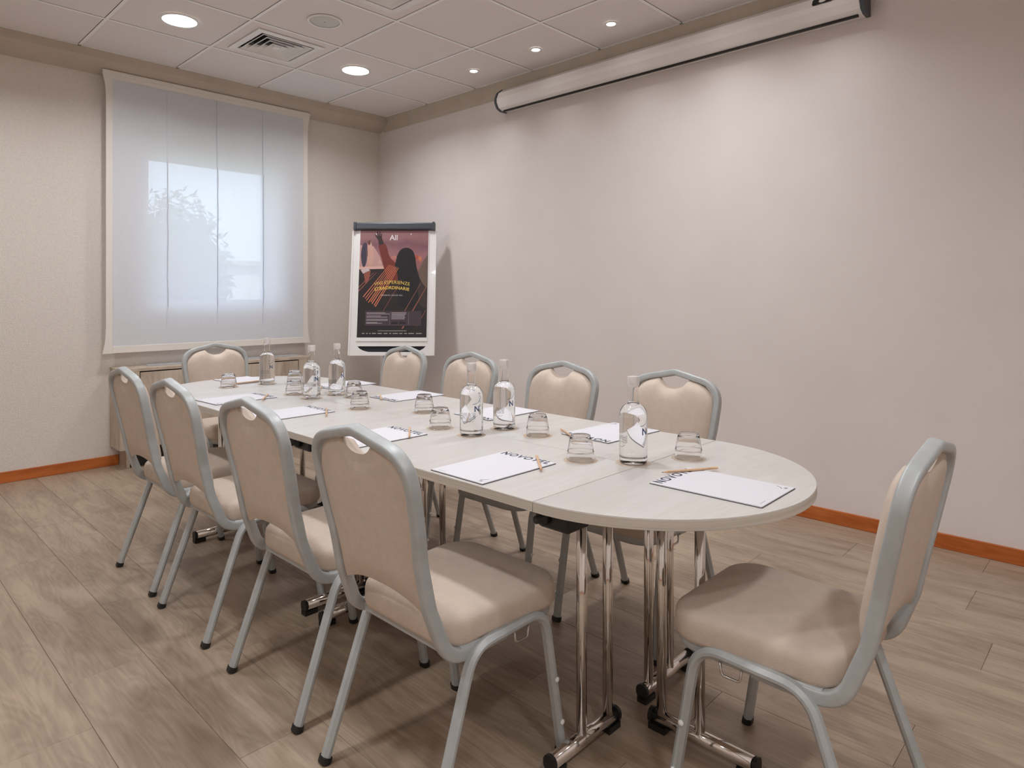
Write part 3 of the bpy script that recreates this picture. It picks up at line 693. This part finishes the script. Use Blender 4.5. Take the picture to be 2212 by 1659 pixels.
# ------------------------------------------------------------------ chairs (local +x is the front)
def upx(z): return -.222 - .205 * (z - .56)
def make_chair():
    t = thing('banquet_chair', 'x', 'chair', (0, 0, 0), 0, 'banquet chairs round the table')
    # back frame: one continuous tube, out of plane reference = back normal
    side = [Vector((.02, .188, .392)), Vector((-.165, .188, .390)), Vector((upx(.52), .178, .52)), Vector((upx(.63), .176, .63)), Vector((upx(.71), .188, .71)), Vector((upx(.876), .200, .876)), Vector((upx(.919), 0, .919))]
    pts = side + [Vector((v.x, -v.y, v.z)) for v in reversed(side[:-1])]
    n = len(pts)
    pts = fillet(pts, {1: .075, 2: .12, 3: .2, 4: .2, 5: .092, 6: .06, 7: .092, 8: .2, 9: .2, 10: .12, 11: .075}, 8)
    ref = lambda i, p: (Vector((1, 0, -.2)) if p.z > .5 else Vector((1, 0, 0)).lerp(Vector((0, 0, 1)), 0)) if p.z > .46 else Vector((0, 1, 0))
    # constant-side reference keeps the section turned consistently: use outward y for sides, plane normal on top
    nrm = Vector((.98, 0, .2)).normalized()
    def ref2(i, p):
        if p.z > .52: return nrm
        k = max(0, min(1, (.52 - p.z) / .13)); return (nrm * (1 - k) + Vector((0, 0, 1)) * k).normalized()
    obj('back_frame', sweep(pts, rrect(.025, .032, .0065, 3), ref2), 'frame', t, ang=50)
    # seat rail, U round the front
    sr = [Vector((-.13, .186, .395)), Vector((.222, .192, .397)), Vector((.222, -.192, .397)), Vector((-.13, -.186, .395))]
    obj('seat_frame', sweep(fillet(sr, .085, 8), rrect(.022, .030, .007, 3), Vector((0, 0, 1))), 'frame', t, ang=50)
    obj('cross_bar', box(-.15, -.125, -.18, .18, .385, .405), 'frame', t)
    # seat cushion
    def outline(ins, n=10):
        hx0, hx1, hy0, hy1 = -.168 + ins, .240 - ins, .196 - ins, .212 - ins; out = []
        for cx, cy, a0, r in ((hx1, hy1, 0, .085), (hx0, hy0, 90, .07), (hx0, -hy0, 180, .07), (hx1, -hy1, 270, .085)):
            r = max(.01, r - ins * .6); sx = -1 if cx > 0 else 1; sy = -1 if cy > 0 else 1
            for k in range(n + 1):
                a = R(a0 + 90 * k / n); out.append((cx + sx * r + r * math.cos(a), cy + sy * r + r * math.sin(a)))
        return out
    bm = bmesh.new(); rings = []
    for z, ins in ((.405, .012), (.409, .004), (.420, .0), (.450, .0), (.463, .0025), (.471, .008), (.477, .017), (.481, .032), (.486, .075), (.488, .13)):
        rings.append([bm.verts.new((x, y, z)) for x, y in outline(ins)])
    for a, b in zip(rings, rings[1:]):
        for k in range(len(a)): bm.faces.new((a[k], a[(k + 1) % len(a)], b[(k + 1) % len(a)], b[k]))
    bm.faces.new(rings[0]); bm.faces.new(rings[-1])
    seat = obj('seat', bm, 'fabric', t, smooth=True)
    # backrest: cushion front, flat panel behind
    def Wd(v):
        z = .50 + v * .40
        ks = [(.50, .166), (.60, .165), (.68, .171), (.78, .183), (.90, .187)]
        for (a, p), (b, q) in zip(ks, ks[1:]):
            if z <= b or b == .90: return p + (q - p) * max(0, min(1, (z - a) / (b - a)))
    def ztop(y, W):
        a = abs(y) / W; z = .912 - .23 * abs(y)
        if a > .54: z -= .082 * (1 - math.sqrt(max(0, 1 - ((a - .54) / .46) ** 2)))
        h = .068
        if abs(y) < h: z = min(z, .912 - .052 + .037 * (abs(y) / h) ** 2.6)
        return z
    def zbot(y, W): a = min(1, abs(y) / W); return .497 + .034 * (1 - a ** 2.5)
    def panel(nu, nv, off, bulge):
        bm = bmesh.new(); gs = []
        for lay in (0, 1):
            G = []
            for i in range(nu + 1):
                u = -1 + 2 * i / nu; rowv = []
                u = math.sin(u * math.pi / 2) * .35 + u * .65
                for j in range(nv + 1):
                    v = j / nv; W = Wd(v); y = u * W; zt = ztop(u * .187, .187); zb = zbot(y, W); z = zb + (zt - zb) * v
                    d = 0
                    if lay: 
                        eu = max(0, 1 - abs(u) ** 5) ** .5; ev = max(0, 1 - abs(2 * v - 1) ** 8) ** .5; d = bulge * eu * ev
                    x = upx(z) + off + d; rowv.append(bm.verts.new((x, y, z)))
                G.append(rowv)
            gs.append(G)
        for G in gs:
            for i in range(nu):
                for j in range(nv): bm.faces.new((G[i][j], G[i + 1][j], G[i + 1][j + 1], G[i][j + 1]))
        A, B = gs
        for i in range(nu):
            for j in (0, nv): bm.faces.new((A[i][j], A[i + 1][j], B[i + 1][j], B[i][j]))
        for j in range(nv):
            for i in (0, nu): bm.faces.new((A[i][j], A[i][j + 1], B[i][j + 1], B[i][j]))
        return bm
    def slab(bm, dx):
        return bm
    back = obj('backrest', panel(60, 22, -.002, .050), 'fabric', t, ang=60)
    obj('rear_panel', panel(60, 14, -.0022, -.010), 'fabric', back, ang=60)
    # legs
    for sy in (1, -1):
        for kind in ('rear', 'front'):
            if kind == 'rear': q = [Vector((.01, .206 * sy, .405)), Vector((-.105, .206 * sy, .402)), Vector((-.245, .216 * sy, .010))]
            else: q = [Vector((.01, .206 * sy, .405)), Vector((.150, .206 * sy, .410)), Vector((.214, .214 * sy, .010))]
            lg = obj('leg', sweep(fillet(q, .085, 9), rrect(.024, .031, .0085, 1), Vector((0, 1, 0))), 'frame', t, ang=25)
            e = q[-1]; d = (q[-2] - q[-1]).normalized()
            obj('rubber_foot', sweep([e - d * .0095, e + d * .007], rrect(.027, .035, .009, 2), Vector((0, 1, 0))), 'black', lg, smooth=False)
            if kind == 'front':
                for f in (.22, .52):
                    p = q[-1].lerp(q[-2], f); bm = lathe([(0, .0055), (.004, .005), (.0068, .003), (.0075, 0)], 14)
                    bmesh.ops.rotate(bm, verts=bm.verts, cent=(0, 0, 0), matrix=Matrix.Rotation(R(-90 * sy), 3, 'X')); bmesh.ops.translate(bm, verts=bm.verts, vec=p + Vector((.0, .0153 * sy, 0)))
                    obj('stacking_bumper', bm, 'white_plastic', lg, smooth=True)
        hk = [Vector((.04, .203 * sy, .392)), Vector((.044, .205 * sy, .360)), Vector((.088, .205 * sy, .360)), Vector((.094, .203 * sy, .394))]
        obj('linking_hook', sweep(fillet(hk, .010, 4), circ(.0032, 8), Vector((0, 1, 0))), 'wire', t, smooth=True)
    return t
proto = make_chair()
W1 = 'beige banquet chair on the open side of the table, '
W2 = 'beige banquet chair between table and screen wall, '
chairs = [
    (-2.612, -2.270, 0, W1 + 'nearest the low cabinet'), (-2.622, -2.838, 0, W1 + 'second from the low cabinet'),
    (-2.622, -3.487, 0, W1 + 'third from the low cabinet'), (-2.634, -4.088, 0, W1 + 'farthest from the low cabinet'),
    (-1.615, -2.170, 180, W2 + 'nearest the flip chart'), (-1.652, -2.800, 180, W2 + 'second from the flip chart'),
    (-1.690, -3.472, 180, W2 + 'third from the flip chart'), (-1.652, -4.035, 180, W2 + 'farthest from the flip chart'),
    (-2.045, -1.395, -90, 'beige banquet chair at the round table end, backing onto the low cabinet'),
    (-2.160, -4.822, 90, 'beige banquet chair standing pulled out at the round table end')]
for k, (x, y, a, lb) in enumerate(chairs):
    c = proto if k == 0 else copy_tree(proto)
    c.location = (x, y, 0); c.rotation_euler = (0, 0, R(a)); c['label'] = lb

# ------------------------------------------------------------------ note pads, pencils
def make_pad():
    t = thing('note_pad', 'x', 'note pad', (0, 0, TZ), 0, 'note pads on the table')   # local +x = head of sheet, +y = left for the sitter
    w, l = .105, .1485
    obj('backing', box(-l - .001, l + .001, -w - .001, w + .001, .0002, .0018), 'pad_back', t)
    sh = obj('sheets', box(-l, l, -w, w, .0018, .0040), 'paper', t)
    def put(name, bm, m, f):
        for v in bm.verts: v.co = f(v.co)
        obj(name, bm, m, sh)
    put('lettering', fit(text_bm('NOVOTEL', .03, 1.25, .0007, .0001), .190), 'ink', lambda c: Vector((l - .0285 + c.y * 1.12, .094 - c.x, .0043 + c.z)))
    put('small_letter', fit(text_bm('N', .02, 1, .0, .0001), .0085), 'ink', lambda c: Vector((-l + .010 + c.y, -.080 - c.x, .0043 + c.z)))
    arc = [(.022 * math.cos(R(a)), .022 * math.sin(R(a))) for a in range(-75, -10, 8)]
    poly = arc + [(x * .95, y * .95 + .0004) for x, y in reversed(arc)]
    obj('small_arc', prism(poly, .0041, .0044, f=lambda a, b, c: Vector((-l + .043 + b, -.068 - a, c))), 'ink', sh)
    obj('foot_line', box(-l + .011, -l + .0118, .055, .085, .0041, .0043), 'ink_grey', sh)
    return t
def make_pencil():
    t = thing('pencil', 'x', 'pencil', (0, 0, 0), 0, 'wooden pencils')
    hx = [(.0038 * math.cos(R(60 * k + 30)), .0038 * math.sin(R(60 * k + 30))) for k in range(6)]
    obj('shaft', sweep([Vector((-.088, 0, .0034)), Vector((.070, 0, .0034))], hx, Vector((0, 0, 1))), 'pencil', t)
    bm = bmesh.new(); sweep([Vector((.070, 0, .0034)), Vector((.083, 0, .0034))], hx, Vector((0, 0, 1)), bm, scale=[1, .32])
    obj('sharpened_cone', bm, 'pencil', t)
    sweepb = sweep([Vector((.083, 0, .0034)), Vector((.0875, 0, .0034))], hx, Vector((0, 0, 1)), scale=[.32, .06])
    obj('lead_tip', sweepb, 'lead', t)
    return t
pad0 = make_pad(); pen0 = make_pencil()
A1 = ', open floor side'; A2 = ', screen wall side'
OS = ('nearest the low cabinet', 'second from the low cabinet', 'third from the low cabinet', 'farthest from the low cabinet')
WS = ('nearest the flip chart', 'second from the flip chart', 'third from the flip chart', 'farthest from the flip chart')
seatn = ['on the open side, ' + q for q in OS] + ['on the screen wall side, ' + q for q in WS] + ['on the round table end by the cabinet', 'on the round table end by the pulled out chair']
pads = [(-2.424, -2.295, 3), (-2.437, -2.84, 0), (-2.460, -3.49, 0), (-2.458, -4.083, 0),
        (-1.795, -2.215, 180), (-1.803, -2.812, 179), (-1.825, -3.46, 180), (-1.828, -4.045, 177), (-2.095, -1.632, -86), (-2.186, -4.645, 91)]
for k, (x, y, a) in enumerate(pads):
    c = pad0 if k == 0 else copy_tree(pad0)
    c.location = (x, y, TZ); c.rotation_euler = (0, 0, R(a)); c['label'] = 'white lettered note pad ' + seatn[k]
# pencil: tail point, tip point
pens = {3: ((-2.405, -4.216), (-2.285, -4.09)), 2: ((-2.398, -3.605), (-2.290, -3.465)), 1: ((-2.376, -3.027), (-2.286, -2.875)), 0: ((-2.366, -2.442), (-2.266, -2.297)),
        8: ((-2.225, -1.79), (-2.051, -1.772)), 5: ((-1.975, -2.838), (-1.88, -2.688)), 7: ((-2.02, -4.035), (-1.925, -3.885)), 6: ((-1.975, -3.53), (-1.872, -3.388)), 9: ((-2.046, -4.565), (-2.200, -4.475)), 4: ((-1.985, -2.31), (-1.90, -2.155))}
first = True
for k, (a, b) in pens.items():
    c = pen0 if first else copy_tree(pen0); first = False
    c.location = ((a[0] + b[0]) / 2, (a[1] + b[1]) / 2, TZ + .0046); c.rotation_euler = (0, 0, math.atan2(b[1] - a[1], b[0] - a[0]))
    c['label'] = 'wooden pencil lying by the pad ' + seatn[k]

# ------------------------------------------------------------------ bottles, tumblers, coasters
def make_bottle():
    t = thing('water_bottle', 'x', 'bottle', (0, 0, 0), 0, 'water bottles on the table')
    out = [(0, 0), (.034, 0), (.0395, .003), (.0412, .010), (.0412, .132), (.0406, .144), (.0380, .156), (.0325, .1650), (.0250, .1710), (.0180, .1742), (.0160, .179), (.0156, .187), (.0156, .222), (.0156, .226), (.0162, .228)]
    inn = [(.0142, .228), (.0142, .224), (.0142, .187), (.0144, .179), (.0160, .1712), (.0232, .1680), (.0305, .1620), (.0355, .154), (.0380, .143), (.0386, .131), (.0386, .024), (.0350, .017), (0, .014)]
    body = obj('glass_body', lathe(out + inn, 48), 'glass', t, ang=38)
    wi = [(0, .0138), (.0351, .0168), (.0388, .0238), (.0388, .131), (.0382, .1432), (.0357, .1542), (.0307, .1622), (.0234, .1682), (.0162, .1714), (.0150, .1735), (0, .1735)]
    obj('water', lathe(wi, 48), 'water', t, ang=38)
    st = obj('stopper', lathe([(0, .2285), (.0170, .2285), (.0175, .231), (.0175, .252), (.0166, .2545), (0, .255)], 32), 'stopper', t, ang=40)
    rad = .0413
    def wrap(bm, z0, a0, sgn=1):
        for v in bm.verts: a = a0 + sgn * v.co.x / rad; z = z0 + v.co.y; r = rad + v.co.z; v.co = Vector((r * math.cos(a), r * math.sin(a), z))
        return bm
    def dense(bm):
        bmesh.ops.subdivide_edges(bm, edges=[e for e in bm.edges if e.calc_length() > .006], cuts=2); return bm
    obj('letter', wrap(dense(fit(text_bm('N', .03, 1, .0007, .0001), .0185)), .088, -.10), 'ink_blue', body)
    arc = [(.030 * math.cos(R(a)), .030 * math.sin(R(a))) for a in range(-95, -2, 6)]
    poly = arc + [(x * .955 + .0002, y * .93 + .0005) for x, y in reversed(arc)]
    bm = bmesh.new(); va = [bm.verts.new((x - .004, y, .0003)) for x, y in arc]; vb = [bm.verts.new((x * .955 - .004, y * .95, .0003)) for x, y in arc]
    for k in range(len(arc) - 1): bm.faces.new((va[k], va[k + 1], vb[k + 1], vb[k]))
    obj('arc_mark', wrap(bm, .143, -.10), 'ink_blue', body)
    bm = bmesh.new(); rr = random.Random(5)
    for k in range(7):
        x = 0.
        while x < .046:
            w = rr.uniform(.003, .007); zz = .052 + k * .0033
            vs = [bm.verts.new(p) for p in ((x, zz, .0003), (x + w, zz, .0003), (x + w, zz + .0012, .0003), (x, zz + .0012, .0003))]; bm.faces.new(vs); x += w + .0015
    obj('small_print', wrap(bm, 0, math.pi - .55), 'ink_grey', body)
    pts = [Vector((i * .0011, .042 + .0028 * math.sin(i * 1.35) * (1.5 if i % 9 < 3 else .7), 0)) for i in range(40)]
    bm = bmesh.new(); va = [bm.verts.new((p.x, p.y, .0003)) for p in pts]; vb = [bm.verts.new((p.x + .0002, p.y + .0009, .0003)) for p in pts]
    for k in range(len(pts) - 1): bm.faces.new((va[k], va[k + 1], vb[k + 1], vb[k]))
    obj('script_mark', wrap(bm, 0, math.pi - .50), 'ink', body)
    return t
def make_tumbler():
    t = thing('tumbler', 'x', 'glass', (0, 0, 0), 0, 'upturned glasses on the table')
    pr = [(.0392, 0), (.0410, .0012), (.0408, .012), (.0398, .0235), (.0403, .0250), (.0396, .0265), (.0372, .042), (.0348, .056), (.0325, .066), (.0300, .070), (.0298, .0735), (.0285, .0745), (0, .0735),
          (0, .0640), (.0270, .0645), (.0300, .0620), (.0330, .052), (.0356, .039), (.0378, .0265), (.0386, .012), (.0388, .001)]
    bm = lathe(pr, 40, cap=False)
    # close rim between last and first profile ring
    vs = list(bm.verts); n = 40; a = vs[:n]; b = vs[-n:]
    for k in range(n): bm.faces.new((a[k], a[(k + 1) % n], b[(k + 1) % n], b[k]))
    obj('glass_body', bm, 'glass', t, ang=38)
    obj('moulded_ring', lathe([(.0402, .0245), (.0412, .0254), (.0402, .0263)], 40, cap=False), 'glass', t, smooth=True)
    return t
def make_coaster():
    o = obj('coaster', lathe([(0, 0), (.051, 0), (.052, .0008), (.051, .0016), (0, .0016)], 40), 'coaster')
    return tag(o, 'x', 'coaster', 'clear coasters under glass')
b0 = make_bottle(); g0 = make_tumbler(); c0 = make_coaster(); cfirst = [True]
def coaster(x, y, lb):
    o = c0 if cfirst[0] else copy_tree(c0); cfirst[0] = False
    o.location = (x, y, TZ + .0002); o['label'] = lb
tum = [(-2.160, -2.353, seatn[0]), (-2.169, -2.953, seatn[1]),
       (-2.201, -3.535, seatn[2]), (-2.220, -4.211, seatn[3]),
       (-1.960, -1.985, seatn[4]), (-2.002, -2.649, seatn[5]),
       (-2.032, -3.229, seatn[6]), (-2.047, -3.885, seatn[7]),
       (-2.278, -1.860, seatn[8]), (-1.974, -4.434, seatn[9])]
for k, (x, y, w) in enumerate(tum):
    c = g0 if k == 0 else copy_tree(g0); c.location = (x, y, TZ + .0019); c.rotation_euler = (0, 0, k * .7); c['label'] = 'upturned clear tumbler ' + w
    coaster(x, y, 'thin coaster under tumbler ' + w)
bot = [(-2.138, -4.344, 'on the seam by the pulled out chair'), (-2.042, -3.714, 'of the middle pair, on the screen wall half'), (-2.204, -3.710, 'of the middle pair, on the open half'),
       (-2.019, -2.522, 'of the pair towards the cabinet, screen wall half'), (-2.168, -2.539, 'of the pair towards the cabinet, open half'), (-2.071, -1.880, 'alone by the round table end at the cabinet')]
turn = [44, 32, 21, 34, 26, 24]
for k, (x, y, w) in enumerate(bot):
    c = b0 if k == 0 else copy_tree(b0); c.location = (x, y, TZ + .0019)
    d = math.atan2(camo.location.y - y, camo.location.x - x); c.rotation_euler = (0, 0, d + R(turn[k])); c['label'] = 'clear glass water bottle ' + w
    coaster(x, y, 'thin coaster under bottle ' + w)
